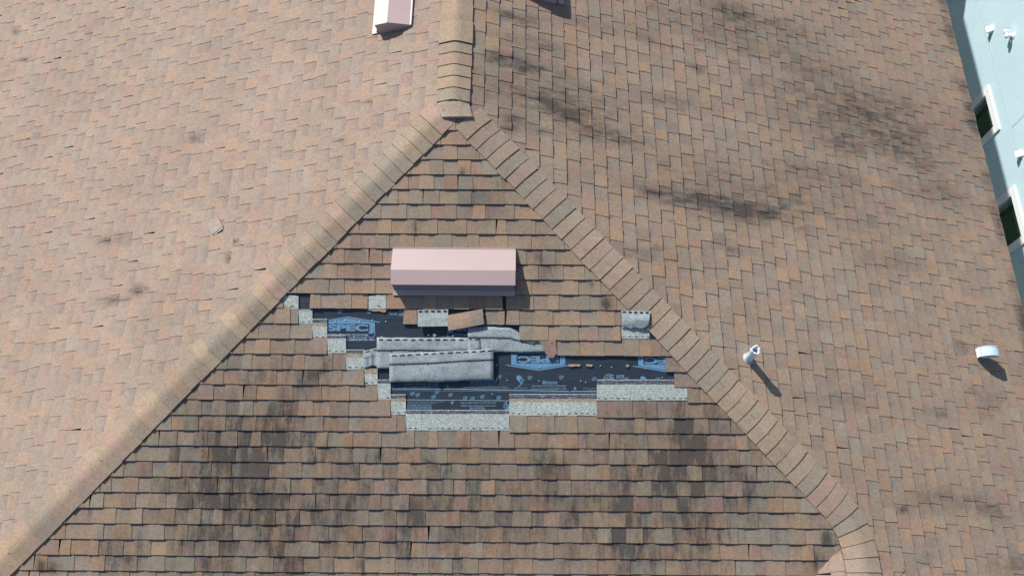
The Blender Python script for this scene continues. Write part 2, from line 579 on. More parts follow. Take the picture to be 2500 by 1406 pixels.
COVER = {14: xs(14, (None, 692), (757, 898), (944, 1228), (1236, None)),
         15: xs(15, (None, 729), (985, 1019), (1186, 1232), (1235, 1516)),
         16: xs(16, (None, 763), (1268, 1515)),
         17: xs(17, (None, 799), (1352, None)),
         18: xs(18, (None, 845), (1625, None)),
         19: xs(19, (None, 890), (1646, None)),
         20: xs(20, (None, 922), (1678, None)),
         21: xs(21, (None, 954), (1457, None)),
         22: xs(22, (None, 991), (1243, None))}


def coverF(k):
    return COVER.get(k, [(-7.5, 7.5)])


U1268 = PF.uv(1268, 810)[0]
U1186 = PF.uv(1186, 773)[0]


def liftF(U, T):
    k = np.floor(T / EXP - .03)
    h = np.zeros(len(U))
    row = 16.03 * EXP
    m = (T > row - EXP - .02) & (T <= row + .004) & (U > U1268 - .01) & (U < U1268 + .36)
    h = np.where(m, .026 * np.clip((T - row + EXP + .02) / EXP, 0, 1) * np.clip(1 - (U - U1268) / .36, 0, 1), h)
    return h


def hpF(k, tb):
    # |u| <= d  and  u <= 2 DJ - d,  d = t cos
    return [(-1, -C_, 0.0), (1, -C_, 0.0), (1, C_, 2 * DJ)]


def hpL(k, tb):
    return [(-1, -C_, 0.0)]          # y >= -d


def hpR(k, tb):
    return [(-1, -C_, 0.0)] if (tb - EXP - .012) * C_ <= DJ else []


def hpW(k, tb):
    return [(1, C_, -DJ)]            # y <= -(DJ + w)


NY = 4.6
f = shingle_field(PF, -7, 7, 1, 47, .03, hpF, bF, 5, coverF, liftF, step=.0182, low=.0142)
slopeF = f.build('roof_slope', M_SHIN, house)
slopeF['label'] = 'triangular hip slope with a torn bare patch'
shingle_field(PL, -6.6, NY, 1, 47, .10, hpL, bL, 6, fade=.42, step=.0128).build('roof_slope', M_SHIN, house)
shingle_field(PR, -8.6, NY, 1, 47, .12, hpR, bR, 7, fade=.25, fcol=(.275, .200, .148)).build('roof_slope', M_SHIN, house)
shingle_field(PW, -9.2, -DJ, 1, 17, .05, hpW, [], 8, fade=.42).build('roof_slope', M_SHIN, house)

# deck under the shingles, and the plain continuation of the roof to the north
mb = MB()
e, ze = TE * C_, -TE * S_


def deck(pts, dz=-.010):
    mb.add([(x, y, z + dz) for x, y, z in pts], [tuple(range(len(pts)))], (.1, .1, .1))


ex = e - .03
zx = -ex * TN
deck([(0, 0, 0), (-ex, -ex, zx), (2 * DJ - ex, -ex, zx), (DJ, -DJ, -DJ * TN)])
deck([(0, 0, 0), (0, 12.6, 0), (-ex, 12.6, zx), (-ex, -ex, zx)])
deck([(0, 0, 0), (DJ, -DJ, -DJ * TN), (DJ, -9, -DJ * TN), (ex, -9, zx), (ex, 12.6, zx), (0, 12.6, 0)])
deck([(DJ, -DJ, -DJ * TN), (2 * DJ - ex, -ex, zx), (2 * DJ - ex, -9, zx), (DJ, -9, -DJ * TN)])
mb.build('roof_deck', M_DECK, house)

# northern stretch of both long slopes beyond the frame and the cross gable that shades the neighbour
mb = MB()
for sgn in (-1, 1):
    mb.add([(0, NY, 0), (0, 12.6, 0), (sgn * e, 12.6, ze), (sgn * e, NY, ze)], [(0, 1, 2, 3)], (.235, .17, .125))
gp = [(-e, 12.6, ze), (e, 12.6, ze), (e, 16.6, ze + 3.1), (-e, 16.6, ze + 3.1), (-e, 20.6, ze), (e, 20.6, ze)]
mb.add(gp, [(0, 1, 2, 3), (3, 2, 5, 4), (1, 5, 2), (0, 3, 4)], (.235, .17, .125))
mb.build('cross_gable', M_SHIN, house)

# drip edge along the east eave, fascia, walls
mb = MB()
idt = lambda x, y, z: (x, y, z)
mb.box(idt, e - .035, e - .004, -9, 20.6, ze - .20, ze - .012)
mb.box(idt, -e + .004, -e + .035, -e, 12.6, ze - .20, ze - .012)
mb.box(idt, -e + .036, 2 * DJ - e, -e + .004, -e + .035, ze - .20, ze - .012)
mb.build('fascia', M_TRIM, house)
mb = MB()
mb.box(idt, e - .52, e - .036, -9, 20.6, ze - .20, ze - .168)
mb.build('soffit', M_TRIM, house)
mb = MB()
mb.box(idt, -e + .5, e - .5, -e + .5, 20.0, GROUND, ze - .17)
mb.box(idt, 2 * DJ - e + .5, e - .51, -8.6, -e + .49, GROUND, ze - .17)
mb.build('wall', M_TRIM, house)


# --- caps along ridge and hips
def cap_piece(mb, H0, H1, a0, b0, a1, b1, n1, n2, w, hl, hh, col, r, start_w=None):
    """bent cap shingle from H0 (tucked) to H1 (butt)"""
    qs = [-1, -.72, -.45, -.26, -.12, 0, .12, .26, .45, .72, 1]
    nm = (n1 + n2) / np.linalg.norm(n1 + n2)
    rows = []
    ws = w if start_w is None else start_w
    for f in (0, .5, 1):
        H = H0 + (H1 - H0) * f
        a = a0 + (a1 - a0) * f; b = b0 + (b1 - b0) * f
        a = a / np.linalg.norm(a); b = b / np.linalg.norm(b)
        h = hl + (hh - hl) * f
        ww = ws + (w - ws) * f
        row = []
        for q in qs:
            if q <= -.26:
                p = H + a * (-q * ww) + n1 * h
            elif q >= .26:
                p = H + b * (q * ww) + n2 * h
            else:
                g = (q + .26) / .52
                p0, p2 = H + a * .26 * ww + n1 * h, H + b * .26 * ww + n2 * h
                p1 = H + nm * h
                p = p0 * (1 - g) ** 2 + 2 * p1 * g * (1 - g) + p2 * g * g
            row.append(p + nm * r.uniform(-.0004, .0004))
        rows.append(row)
    nq = len(qs)
    pts = [p for row in rows for p in row]
    base = [p - nm * .024 for p in rows[2]] + [row[0] - nm * .022 for row in rows[:2]] + [row[-1] - nm * .022 for row in rows[:2]]
    fs = [(j * nq + i, (j + 1) * nq + i, (j + 1) * nq + i + 1, j * nq + i + 1) for j in (0, 1) for i in range(nq - 1)]
    k = 3 * nq
    ed = [(2 * nq + i, k + i, k + i + 1, 2 * nq + i + 1) for i in range(nq - 1)]
    L0, L1, R0, R1 = k + nq, k + nq + 1, k + nq + 2, k + nq + 3
    ed += [(0, L0, L1, nq), (nq, L1, k, 2 * nq), (nq - 1, 2 * nq - 1, R1, R0), (2 * nq - 1, 3 * nq - 1, k + nq - 1, R1)]
    uv = [(float(p[0] + p[1]), float(p[1] - p[0])) for p in pts + base]
    st = [r.uniform(0, .06)] * len(uv)
    mb.add(pts + base, fs, col, st, uv)
    mb.add(pts + base, ed, tuple(x * .5 for x in col), st, uv)


def unit(v):
    v = np.array(v, float)
    return v / np.linalg.norm(v)


LH = math.sqrt(2 + TN * TN)
dL, dR = unit((-1, -1, -TN)), unit((1, -1, -TN))


def perp(n, d, towards):
    o = np.cross(n, d)
    return unit(o if o @ np.array(towards, float) > 0 else -o)


W_CAP = .162
r = random.Random(21)


def capcol():
    return jit(r.choice(CAPS), .05, r)


def build_hip(d, nA, nB, towA, s_first, s_end, step, after=None, hcap=.0235):
    mb = MB()
    aA = perp(nA, d, towA); aB = perp(nB, d, -np.array(towA, float))
    s = s_first - step
    while s < s_end:
        H0, H1 = d * (s - .03), d * (s + step)
        tw = r.uniform(-.004, .004)
        cap_piece(mb, H0 + aA * tw, H1 + aA * tw, aA, aB, aA, aB, nA, nB, W_CAP + r.uniform(-.004, .004), .016, hcap + r.uniform(-.0015, .0015), capcol(), r)
        s += step
    if after:
        after(mb, s, aA, aB)
    return mb


def s_on(px, py, d):
    u, t = PF.uv(px, py)
    return float(PF.P(u, t) @ d)


def wing_caps(mb, s, aA, aB):
    """the right hip turns into the ridge of the lower wing"""
    J = np.array([DJ, -DJ, -DJ * TN]) 
    dS = np.array([0, -1.0, 0])
    aW = perp(PW.N, dS, (-1, 0, 0)); aR = perp(PR.N, dS, (1, 0, 0))
    A_ = dR * s
    B_ = J + dS * .34
    path = []
    for q in range(61):
        g = q / 60
        path.append((A_ * (1 - g) ** 2 + J * 2 * g * (1 - g) + B_ * g * g, g))
    for q in range(1, 90):
        path.append((B_ + dS * .05 * q, 1.0))
    nodes = [path[0]]
    acc = 0.0
    for (p, g), (p2, g2) in zip(path[:-1], path[1:]):
        acc += float(np.linalg.norm(p2 - p))
        if acc >= .124:
            nodes.append((p2, g2)); acc = 0.0
    for (H, g0), (H1, g1) in zip(nodes[:-1], nodes[1:]):
        g = (g0 + g1) / 2
        dd = unit(H1 - H)
        nn = unit(PF.N * (1 - g) + PW.N * g)
        ha, hb = aB * (1 - g0) + aR * g0, aB * (1 - g1) + aR * g1
        wa, wb = aA * (1 - g0) + aW * g0, aA * (1 - g1) + aW * g1
        cap_piece(mb, H - dd * .03, H1, wa, ha, wb, hb, nn, PR.N, W_CAP, .017, .026 + r.uniform(-.002, .002), capcol(), r)


sl0 = s_on(1079.2, 330.6, dL)
sr0 = s_on(1144.4, 338.3, dR)
build_hip(dL, PF.N, PL.N, (1, -1, 0), sl0, 9.2, .1295, None, .029).build('hip_cap', M_CAP, house)
sJ = DJ * LH
build_hip(dR, PF.N, PR.N, (-1, -1, 0), sr0, sJ - .30, .1315, wing_caps).build('hip_cap', M_CAP, house)

mb = MB()
aL = perp(PL.N, np.array([0, 1.0, 0]), (-1, 0, 0)); aR = perp(PR.N, np.array([0, 1.0, 0]), (1, 0, 0))
y = 12.4
while y > .80:                                     # laps that face away to the north
    cap_piece(mb, np.array([0, y - .17, 0]), np.array([0, y, 0]), aL, aR, aL, aR, PL.N, PR.N, W_CAP + r.uniform(-.003, .003), .016, .023, capcol(), r)
    y -= .142
for i, y in enumerate((.005, .15, .288, .425, .57, .70)):       # laps that face the front
    cap_piece(mb, np.array([0, y + .19 if i < 5 else y + .27, 0]), np.array([0, y, 0]), aR, aL, aR, aL, PR.N, PL.N, W_CAP + r.uniform(-.002, .006),
              .017 if i < 5 else .026, .027 if i < 5 else .034, capcol(), r)
# the closing piece folded over the peak
rows = []
u0, t0 = PF.uv(1079, 286, .03); u1, t1 = PF.uv(1154, 285, .03)
top = [np.array([-.155, .10, -.155 * TN]) + PL.N * .012, np.array([-.06, .10, -.02]) + PL.N * .012, np.array([0, .10, .010]),
       np.array([.06, .10, -.02]) + PR.N * .012, np.array([.155, .10, -.155 * TN]) + PR.N * .012]
mid = [np.array([-.150, -.02, -.148 * TN]) + PL.N * .016, np.array([-.07, -.03, -.02]) + PL.N * .018, np.array([0, -.03, .006]),
       np.array([.07, -.03, -.02]) + PR.N * .018, np.array([.150, -.02, -.148 * TN]) + PR.N * .016]
bot = [PF.P(u0 + (u1 - u0) * g, t0 + (t1 - t0) * g, .034 + .012 * math.sin(math.pi * g)) for g in (0, .25, .5, .75, 1)]
allp = top + mid + bot + [p - np.array([0, 0, .028]) for p in bot]
fs = [(j * 5 + i, (j + 1) * 5 + i, (j + 1) * 5 + i + 1, j * 5 + i + 1) for j in range(3) for i in range(4)]
mb.add(allp, fs, (.268, .218, .165), None, [(p[0], p[1]) for p in allp])
mb.build('ridge_cap', M_CAP, house)

# ------------------------------------------------------------------ underlayment with its print
mb = MB()
ua, ta = PF.uv(660, 700); ub, tb_ = PF.uv(1650, 1075)
nx, ny = 26, 14
ru = random.Random(3)
hh = [[ru.uniform(-.0010, .0006) for _ in range(nx + 1)] for _ in range(ny + 1)]
for j in range(ny):
    for i in range(nx):
        q = [(ua + (ub - ua) * a / nx, ta + (tb_ - ta) * b / ny, -.0066 + hh[b][a]) for a, b in ((i, j), (i, j + 1), (i + 1, j + 1), (i + 1, j))]
        q = clip_poly(q, [(-1, -C_, 0), (1, -C_, 0)])
        if q:
            mb.add([PF.P(*p) for p in q], [tuple(range(len(q)))], (.02, .02, .03))
MB_UNDER = mb

PRINT_H = -.0052
INK = {'b': 1, 'p': 2, 'd': 3}


def flat(kind, pl, dh=0.0):
    """px polygon printed on the sheet"""
    q = [PF.uv(x, y) for x, y in pl]
    MB_UNDER.add([PF.P(u, t, PRINT_H + dh) for u, t in q], [tuple(range(len(q)))], mi=INK[kind])


def stroke(kind, pl, w, dh=0.0, close=False):
    n = len(pl)
    for i in range(n if close else n - 1):
        (x0, y0), (x1, y1) = pl[i], pl[(i + 1) % n]
        L = math.hypot(x1 - x0, y1 - y0) or 1
        nx_, ny_ = -(y1 - y0) / L * w / 2, (x1 - x0) / L * w / 2
        flat(kind, [(x0 + nx_, y0 + ny_), (x1 + nx_, y1 + ny_), (x1 - nx_, y1 - ny_), (x0 - nx_, y0 - ny_)], dh)


def ring(kind, x, y, r0, w, n=14, dh=0.0):
    stroke(kind, [(x + r0 * math.cos(6.2832 * i / n), y + r0 * math.sin(6.2832 * i / n)) for i in range(n)], w, dh, True)


def letters(kind, s, cx, cy, wpx, hpx, rot=False, dh=0.0, bold=0.0, shear=0.0, ang=0.0):
    """lettering centred at a photo point, wpx x hpx photo pixels"""
    cu = bpy.data.curves.new('txt', 'FONT')
    cu.body = s
    cu.align_x = 'CENTER'
    cu.offset = bold
    cu.shear = shear
    o = bpy.data.objects.new('txt', cu)
    COL.objects.link(o)
    dg = bpy.context.evaluated_depsgraph_get()
    me = bpy.data.meshes.new_from_object(o.evaluated_get(dg))
    bpy.data.objects.remove(o)
    V = np.array([v.co[:] for v in me.vertices])
    F_ = [tuple(p.vertices) for p in me.polygons]
    bpy.data.meshes.remove(me)
    lo, hi = V.min(0), V.max(0)
    X = (V[:, 0] - (lo[0] + hi[0]) / 2) / (hi[0] - lo[0]) * wpx
    Y = (V[:, 1] - (lo[1] + hi[1]) / 2) / (hi[1] - lo[1]) * hpx
    if rot:
        X, Y = -X, -Y
    if ang:
        X, Y = X * math.cos(ang) - Y * math.sin(ang), X * math.sin(ang) + Y * math.cos(ang)
    q = [PF.uv(cx + a, cy - b) for a, b in zip(X, Y)]
    MB_UNDER.add([PF.P(u, t, PRINT_H + dh) for u, t in q], F_, mi=INK[kind])


def logo(cx, cy, rot, full=True):
    """house outline with the word SPEC; cx, cy = centre of the word"""
    g = -1 if rot else 1
    Tq = lambda pl: [(cx + g * x, cy + g * y) for x, y in pl]
    flat('b', Tq([(-66, -9), (-66, -14), (-79, -12), (-78, -14.5), (0, -27.5), (78, -14.5), (79, -12), (66, -14), (66, -9)]), 0)
    flat('b', Tq([(51, -9), (66, -9), (66, 8), (62, 14), (51, 14)]), .0002)
    flat('b', Tq([(-66, -9), (-53, -9), (-53, 13), (-66, 13)]), .0002)
    stroke('d', Tq([(-66, -12.5), (0, -24), (66, -12.5)]), 1.0, .0006)
    flat('d', Tq([(-53, -9.4), (51, -9.4), (53, -7), (53, 7), (51, 9.6), (-53, 9.6)]), .0003)
    letters('b', 'SPEC', cx, cy, 100, 16.5, rot, .0009, .05)
    stroke('b', Tq([(-66, 23), (62, 23), (66, 19), (66, 8)]), 1.6, .0006)
    stroke('b', Tq([(-66, 23), (-66, 8)]), 1.6, .0006)
    letters('p', 'Building Materials Corporation', cx, cy + g * 17.5, 100, 7, rot, .0009, .012, .3)


logo(849, 800, False)
letters('p', '& ASSOCIATES, INC.', 880, 829, 72, 7, False, 0, .03)
logo(1314, 877.5, True)
logo(1624, 880, True)
logo(1159, 800, False)


def nailmark(x, y, R=4.0):
    ring('b', x, y, R, 1.6)
    stroke('b', [(x - R * .5, y + R * .3), (x + R * .6, y - R * .3)], 1.8)
    flat('b', [(x + 1, y - 3.5), (x + 6, y - 5), (x + 5.5, y), (x + 2, y + 1)])


for x, y in ((1218, 920), (1293, 922), (1370, 921), (1450, 925), (1528, 926), (1605, 926),
             (1006, 961), (1066, 957), (1099, 964), (1177, 968), (1217, 971), (1153, 973), (1135, 972), (1058, 969), (1019, 964),
             (830, 760), (901, 761)):
    nailmark(x, y)
for x, yb, rot in ((1272, 930, False), (1575, 932, False), (1236, 990, True)):
    g = -1 if rot else 1
    flat('b', [(x + g * a, yb + g * b) for a, b in ((-11, -13), (-3, -14), (9, -2), (2, 9), (-11, -5))])
    ring('d', x + g * 2, yb - g * 1, 4.5, 1.2, 12, .0004)
    stroke('d', [(x + g * 2 - 6, yb - g), (x + g * 2 + 6, yb - g)], 1, .0005)
    stroke('d', [(x + g * 2, yb - g - 6), (x + g * 2, yb - g + 6)], 1, .0005)
    stroke('b', [(x + g * 2, yb + g * 8), (x - g * 8, yb + g * 14)], 2)
# upright sheet between the rows
flat('b', [(1325, 929), (1334, 929), (1334, 937.5), (1325, 937.5)])
letters('d', 'TI', 1329.5, 933, 5.5, 6, False, .0006)
flat('b', [(1336, 931.5), (1360, 931.5), (1360, 937.5), (1336, 937.5)])
letters('d', 'MEMBER', 1348, 934.6, 21, 4, False, .0006)
letters('p', 'Approved for ASTM D226 & ASTM D4869', 1340, 942.5, 84, 4.2)
letters('p', 'www.interwrap.com/roofing | 888 713 7663', 1339, 949, 87, 4.4)
letters('p', 'nailing pattern inside', 1272, 947, 34, 3.2)
letters('b', 'RHINOROOF', 1182, 931, 66, 9, False, 0, .02)
letters('p', 'SYNTHETIC ROOFING UNDERLAYMENT', 1182, 939.2, 66, 3)
letters('p', 'Approved for ASTM D226 & ASTM D4869', 1028, 937.5, 84, 4.2)
letters('p', 'www.interwrap.com/roofing | 888 713 7663', 1028, 944, 87, 4.4)
letters('p', 'Covered by one or more patents pending and issued worldwide', 1185, 944.5, 108, 2.6)
letters('p', 'All rights reserved by the maker of this sheet for roofing use', 1185, 948.5, 120, 2.6)
letters('p', 'www.interwrap.com', 1440, 948, 32, 2.6)
letters('p', 'All rights reserved', 1446, 953, 24, 2.4)
stroke('p', [(955, 948.5), (1076, 949.5)], 1.4)
stroke('p', [(1082, 949.5), (1389, 954.5)], 1.4)
stroke('p', [(1393, 954.5), (1457, 955.2)], 1.4)
stroke('b', [(955, 952.5), (1457, 958)], .9)
for x, y, g in ((1092, 944, 1), (1404, 948, 1), (1104, 983, -1)):
    stroke('p', [(x - 3, y + 2 * g), (x, y - 3.4 * g), (x + 3, y + 2 * g)], 1.1, 0, True)
# upside-down sheet below
stroke('p', [(991, 975.5), (1116, 976.8)], 1.2)
stroke('p', [(1118, 976.8), (1243, 978)], 1.2)
letters('p', 'Approved for ASTM D226 & ASTM D4869', 1168, 990, 84, 4.2, True)
letters('p', 'www.interwrap.com/roofing | 888 713 7663', 1168, 983, 87, 4.4, True)
flat('b', [(1147, 994), (1183, 994), (1183, 998.4), (1147, 998.4)])
letters('d', 'MEMBER', 1165, 996.2, 30, 3.2, True, .0006)
letters('b', 'RHINOROOF', 1022, 995, 62, 8, True, 0, .02)
letters('p', 'SYNTHETIC ROOFING UNDERLAYMENT', 1022, 988.5, 62, 2.8, True)
letters('p', 'Covered by one or more patents pending and issued', 1038, 980, 92, 2.6, True)
letters('p', 'All rights reserved by the maker', 1030, 984, 70, 2.4, True)
# grade boxes and the animal emblem
for x, y, rot in ((1514, 919.5, False), (961, 765, True)):
    flat('b', [(x - 10, y - 3.6), (x + 10, y - 3.6), (x + 8.6, y + 3.6), (x - 8.6, y + 3.6)] if rot else
         [(x - 9, y - 3.6), (x + 10, y - 4.4), (x + 9, y + 3.6), (x - 9, y + 3.6)])
    letters('d', 'U20', x, y, 14, 5, rot, .0006, .02)
for x, y, g in ((1487, 921, 1), (985, 763, -1), (985, 744, -1)):
    body = [(-13, 6), (-12, 0), (-9, -4), (-5, -6.5), (0, -7.5), (6, -6), (11, -6.5), (8, -3), (11, 1), (9, 6), (5, 2), (1, 6), (-3, 2), (-8, 1), (-10, 6)]
    stroke('p', [(x + g * a, y + g * b) for a, b in body], 1.1)
    stroke('p', [(x + g * a, y + g * b) for a, b in ((-6, -2), (-2, -3.5), (2, -1), (5, -3), (3, 2), (0, 3))], 1.0)
    stroke('p', [(x + g * a, y + g * b) for a, b in ((2, -6), (5, -1), (8, 3))], 1.0)
under = MB_UNDER.build('underlayment', [M_UNDER, M_INK, M_INKP, M_DARK], house)


# nails that held the missing shingles
def nail_mesh():
    mb = MB()
    n = 10
    ringp = lambda rr, h: [(rr * math.cos(6.2832 * i / n), rr * math.sin(6.2832 * i / n), h) for i in range(n)]
    pts = ringp(.0058, 0) + ringp(.0058, .002) + ringp(.003, .003) + ringp(.0018, -.012) + ringp(.0018, 0)
    fs = [tuple(range(2 * n, 3 * n))]
    for a in (0, 1):
        fs += [(a * n + i, a * n + (i + 1) % n, (a + 1) * n + (i + 1) % n, (a + 1) * n + i) for i in range(n)]
    fs += [(3 * n + i, 3 * n + (i + 1) % n, 4 * n + (i + 1) % n, 4 * n + i) for i in range(n)]
    mb.add(pts, fs)
    return mb


NAILS = [(819, 784), (842, 782), (878, 784.5), (909.5, 782), (942, 785), (932, 822), (1046, 818), (1062, 821), (865, 822), (895, 820), (1135, 819), (1106, 820),
         (1319, 896), (1280, 888), (1390, 892), (1405, 893), (1466, 893), (1493, 896), (1576, 899), (1532, 893),
         (1316, 930), (1238, 928), (1213, 926), (1418, 930), (1430, 933), (1617, 921), (1461, 932), (1530, 933), (1600, 936),
         (1054, 1006), (1095, 1005), (1000, 1005), (1237, 1005), (1325, 969), (1353, 969), (1202, 962), (1212, 891)]
proto = None
for i, (x, y) in enumerate(NAILS):
    u, t = PF.uv(x, y)
    z = -.002 if y < 960 else .008
    if proto is None:
        proto = nail_mesh().build('nail', M_STEEL)
        me = proto.data
        bpy.data.objects.remove(proto)
        proto = True
    o = bpy.data.objects.new('nail', me)
    COL.objects.link(o)
    o.location = tuple(PF.P(u, t, z))
    o.rotation_euler = (S, 0, 0)
    set_parent(o, under)


# ------------------------------------------------------------------ bare headlaps where the course above is gone
HCOL = (.33, .365, .345)


def headlap(x0, x1, y0, y1, strip=0, tan=0, dash=True, h=.006, rag=0, grey_=1.0):
    mb = MB()
    rr = random.Random(int(x0 * 7 + y0))

    def rect(a, b, c, d, h0, h1, col, nx=1):
        pts, fs = [], []
        for j, (yy, hz) in enumerate(((c, h0), (d, h1))):
            for i in range(nx + 1):
                u, t = PF.uv(a + (b - a) * i / nx, yy + (rr.uniform(-rag, rag) if j == 0 and rag else 0))
                pts.append(PF.P(u, t, hz))
        fs = [(i, nx + 1 + i, nx + 2 + i, i + 1) for i in range(nx)]
        mb.add(pts, fs, col, None, [(p[0], p[1]) for p in pts])
    y = y0
    n = max(1, int((x1 - x0) / 10))
    g = lambda c: tuple(v * grey_ for v in c)
    # edges down to the sheet
    for (a, b) in (((x0, y0), (x1, y0)), ((x0, y0), (x0, y1)), ((x1, y0), (x1, y1)), ((x0, y1), (x1, y1))):
        (ua_, ta_), (ub_, tb2) = PF.uv(*a), PF.uv(*b)
        mb.add([PF.P(ua_, ta_, h), PF.P(ub_, tb2, h), PF.P(ub_, tb2, -.0062), PF.P(ua_, ta_, -.0062)], [(0, 1, 2, 3)], (.06, .06, .06))
    if strip:
        rect(x0, x1, y, y + 2.5, h, h, g((.30, .32, .33)))
        rect(x0, x1, y + 2.5, y + strip, h - .001, h - .001, (.055, .062, .085), n)
        k = int((x1 - x0) / 9)
        for i in range(k):
            xx = rr.uniform(x0, x1 - 14); yy = y + 3 + rr.uniform(0, strip - 4)
            rect(xx, min(x1, xx + rr.uniform(6, 22)), yy, yy + rr.uniform(.8, 1.8), h - .0002, h - .0002, (.17, .185, .21))
        y += strip
    if tan:
        rect(x0, x1, y, y + tan, h, h, g((.27, .225, .175)), n)
        rect(x0, x1, y + tan, y + tan + 4, h, h, g((.36, .35, .31)), n)
        y += tan + 4
    rect(x0, x1, y, y1, h, h, g(HCOL), n)
    if dash:
        xx = x0 + rr.uniform(0, 8)
        while xx < x1 - 5:
            L = rr.uniform(5, 9)
            yy = y1 - 6 + rr.uniform(-.6, .6)
            if rr.random() < .85:
                rect(xx, min(x1 - .5, xx + L), yy, yy + rr.uniform(1.4, 2.6), h + .0012, h + .0012, (.035, .045, .045))
            xx += 15.2
    o = mb.build('bare_headlap', M_HEAD, house)
    return o


headlap(692, 729, 722, 754, h=.004, rag=2)
headlap(729, 763, 755, 790, strip=4, h=.004)
headlap(763, 799, 778, 828, strip=10, tan=8)
headlap(799, 845, 817, 862, strip=9)
headlap(845, 891, 853, 902, strip=10, tan=10)
headlap(890, 922, 899, 939, tan=14)
headlap(922, 954, 926, 976, strip=10)
headlap(954, 991, 962, 1012, strip=10, tan=8)
headlap(991, 1030, 1000, 1050, strip=10)
headlap(1030.6, 1243, 1000, 1050, strip=10)
headlap(1243, 1457, 961, 1014, strip=12, tan=8)
headlap(1457, 1678, 926, 977, strip=12)
headlap(900, 942, 721, 753, h=.006, rag=2)
headlap(942, 976, 721, 753, h=.006, dash=False, grey_=.45)
headlap(1517, 1586, 795, 827, h=.004)

# small black tear in the course under the box vent
mb = MB()
rr = random.Random(8)
for i in range(11):
    x = 1230 + rr.uniform(-3, 4); y = 725 + i * 3.1
    u, t = PF.uv(x, y)
    w, l = rr.uniform(.008, .022), rr.uniform(.004, .008)
    mb.add([PF.P(u - w, t - l, .012), PF.P(u + w, t - l * .4, .0125), PF.P(u + w * .7, t + l, .013), PF.P(u - w * .8, t + l * .8, .012)], [(0, 1, 2, 3)], (.03, .03, .035))
tearo = mb.build('torn_sealant', M_DARK, house)


# ------------------------------------------------------------------ loose shingles
def folded_strip(name, label, x0, x1, ytl, ytr, ybl, ybr, htop, hmid, rad, seam=None, dash=True, seed=1, curl=0.0, topfn=None):
    """a shingle strip blown over so that its back shows, folded along the lower edge"""
    rr = random.Random(seed)
    nu_ = 22
    ul, tl = PF.uv(x0, ytl, htop); ur, tr = PF.uv(x1, ytr, htop)
    ulb, tbl = PF.uv(x0, ybl, hmid * .6); urb, tbr = PF.uv(x1, ybr, hmid * .6)
    cols = []
    ph = rr.uniform(0, 6)
    prof = []
    for i in range(nu_ + 1):
        g = i / nu_
        a_u, a_t = ul + (ur - ul) * g, tl + (tr - tl) * g
        if topfn:
            a_t += topfn(g)
        b_u, b_t = ulb + (urb - ulb) * g, tbl + (tbr - tbl) * g
        wob = .003 * math.sin(g * 7 + ph) + .003 * math.sin(g * 17 + ph * 2)
        a_t += rr.uniform(-.0025, .0025)
        b_t += .004 * math.sin(g * 9 + ph) + rr.uniform(-.002, .002)
        R = rad * (1 + .12 * math.sin(g * 5 + ph))
        hm = hmid + wob + curl * (g - .5)
        pl = []
        L = b_t - R - a_t
        for q in (0, .12, .24, .36, .48, .499, .62, .74, .86, .95):
            f = q
            hq = htop + (hm - htop) * math.sin(min(1, f * 1.1) * math.pi / 2)
            if q > .49:
                hq -= .0022
            pl.append((a_u + (b_u - a_u) * q, a_t + L * q, hq))
        for k in range(0, 8):
            an = math.pi * k / 7
            pl.append((b_u, b_t - R + R * math.sin(an), hm - .002 - (hm - .005) * .5 * (1 - math.cos(an))))
        for q in (.12, .3, .5):
            pl.append((b_u + (a_u - b_u) * q, b_t - R - L * q, .0035))
        prof.append(pl)
    mb = MB()
    m = len(prof[0])
    pts = []
    for pl in prof:
        for u, t, h in pl:
            pts.append(PF.P(u, t, h))
    fs = [(i * m + j, i * m + j + 1, (i + 1) * m + j + 1, (i + 1) * m + j) for i in range(nu_) for j in range(m - 1)]
    mb.add(pts, fs, (.4, .45, .46))
    # adhesive dashes and the edge of the second ply, raised a little on the sheet
    if dash or seam:
        def on(i, j, k=.0022):
            return PF.P(prof[i][j][0], prof[i][j][1], prof[i][j][2] + k)
        if dash:
            L = abs(ur - ul)
            k = max(2, int(L / .070))
            for q in range(k):
                g0 = (q + .25) / k; g1 = g0 + rr.uniform(.50, .66) / k
                p = []
                for g, q2 in ((g0, .062), (g1, .058 + rr.uniform(-.008, .008)), (g1, .088), (g0, .092)):
                    fi = min(g * nu_, nu_ - 1e-6); i0 = int(fi); w = fi - i0
                    A = np.array(prof[i0][0]) * (1 - w) + np.array(prof[i0 + 1][0]) * w
                    B = np.array(prof[i0][1]) * (1 - w) + np.array(prof[i0 + 1][1]) * w
                    X = A + (B - A) * (q2 / .12)
                    p.append(PF.P(X[0], X[1], X[2] + .0025))
                mb.add(p, [(0, 1, 2, 3)], mi=1)
        if seam:
            for i in range(nu_):
                a, b_ = on(i, 4, .0012), on(i + 1, 4, .0012)
                mb.add([a, b_, on(i + 1, 5, .0012) + PF.D * .0035, on(i, 5, .0012) + PF.D * .0035], [(0, 1, 2, 3)], mi=1)
            for q in range(1, 5):
                i = int(nu_ * (q - .3) / 4.6)
                a = on(i, 5, .003) + PF.D * .004
                mb.add([a + PF.U * x + PF.D * y for x, y in ((-.006, -.003), (.006, -.004), (.005, .006), (-.005, .006))], [(0, 1, 2, 3)], mi=1)
    o = mb.build(name, [M_BACK, M_DARK], smooth=True, centre=True)
    sm = o.modifiers.new('thickness', 'SOLIDIFY'); sm.thickness = .0032; sm.offset = -1
    return tag(o, label, 'shingle strip', 'wind-lifted shingle strips on the bare patch')


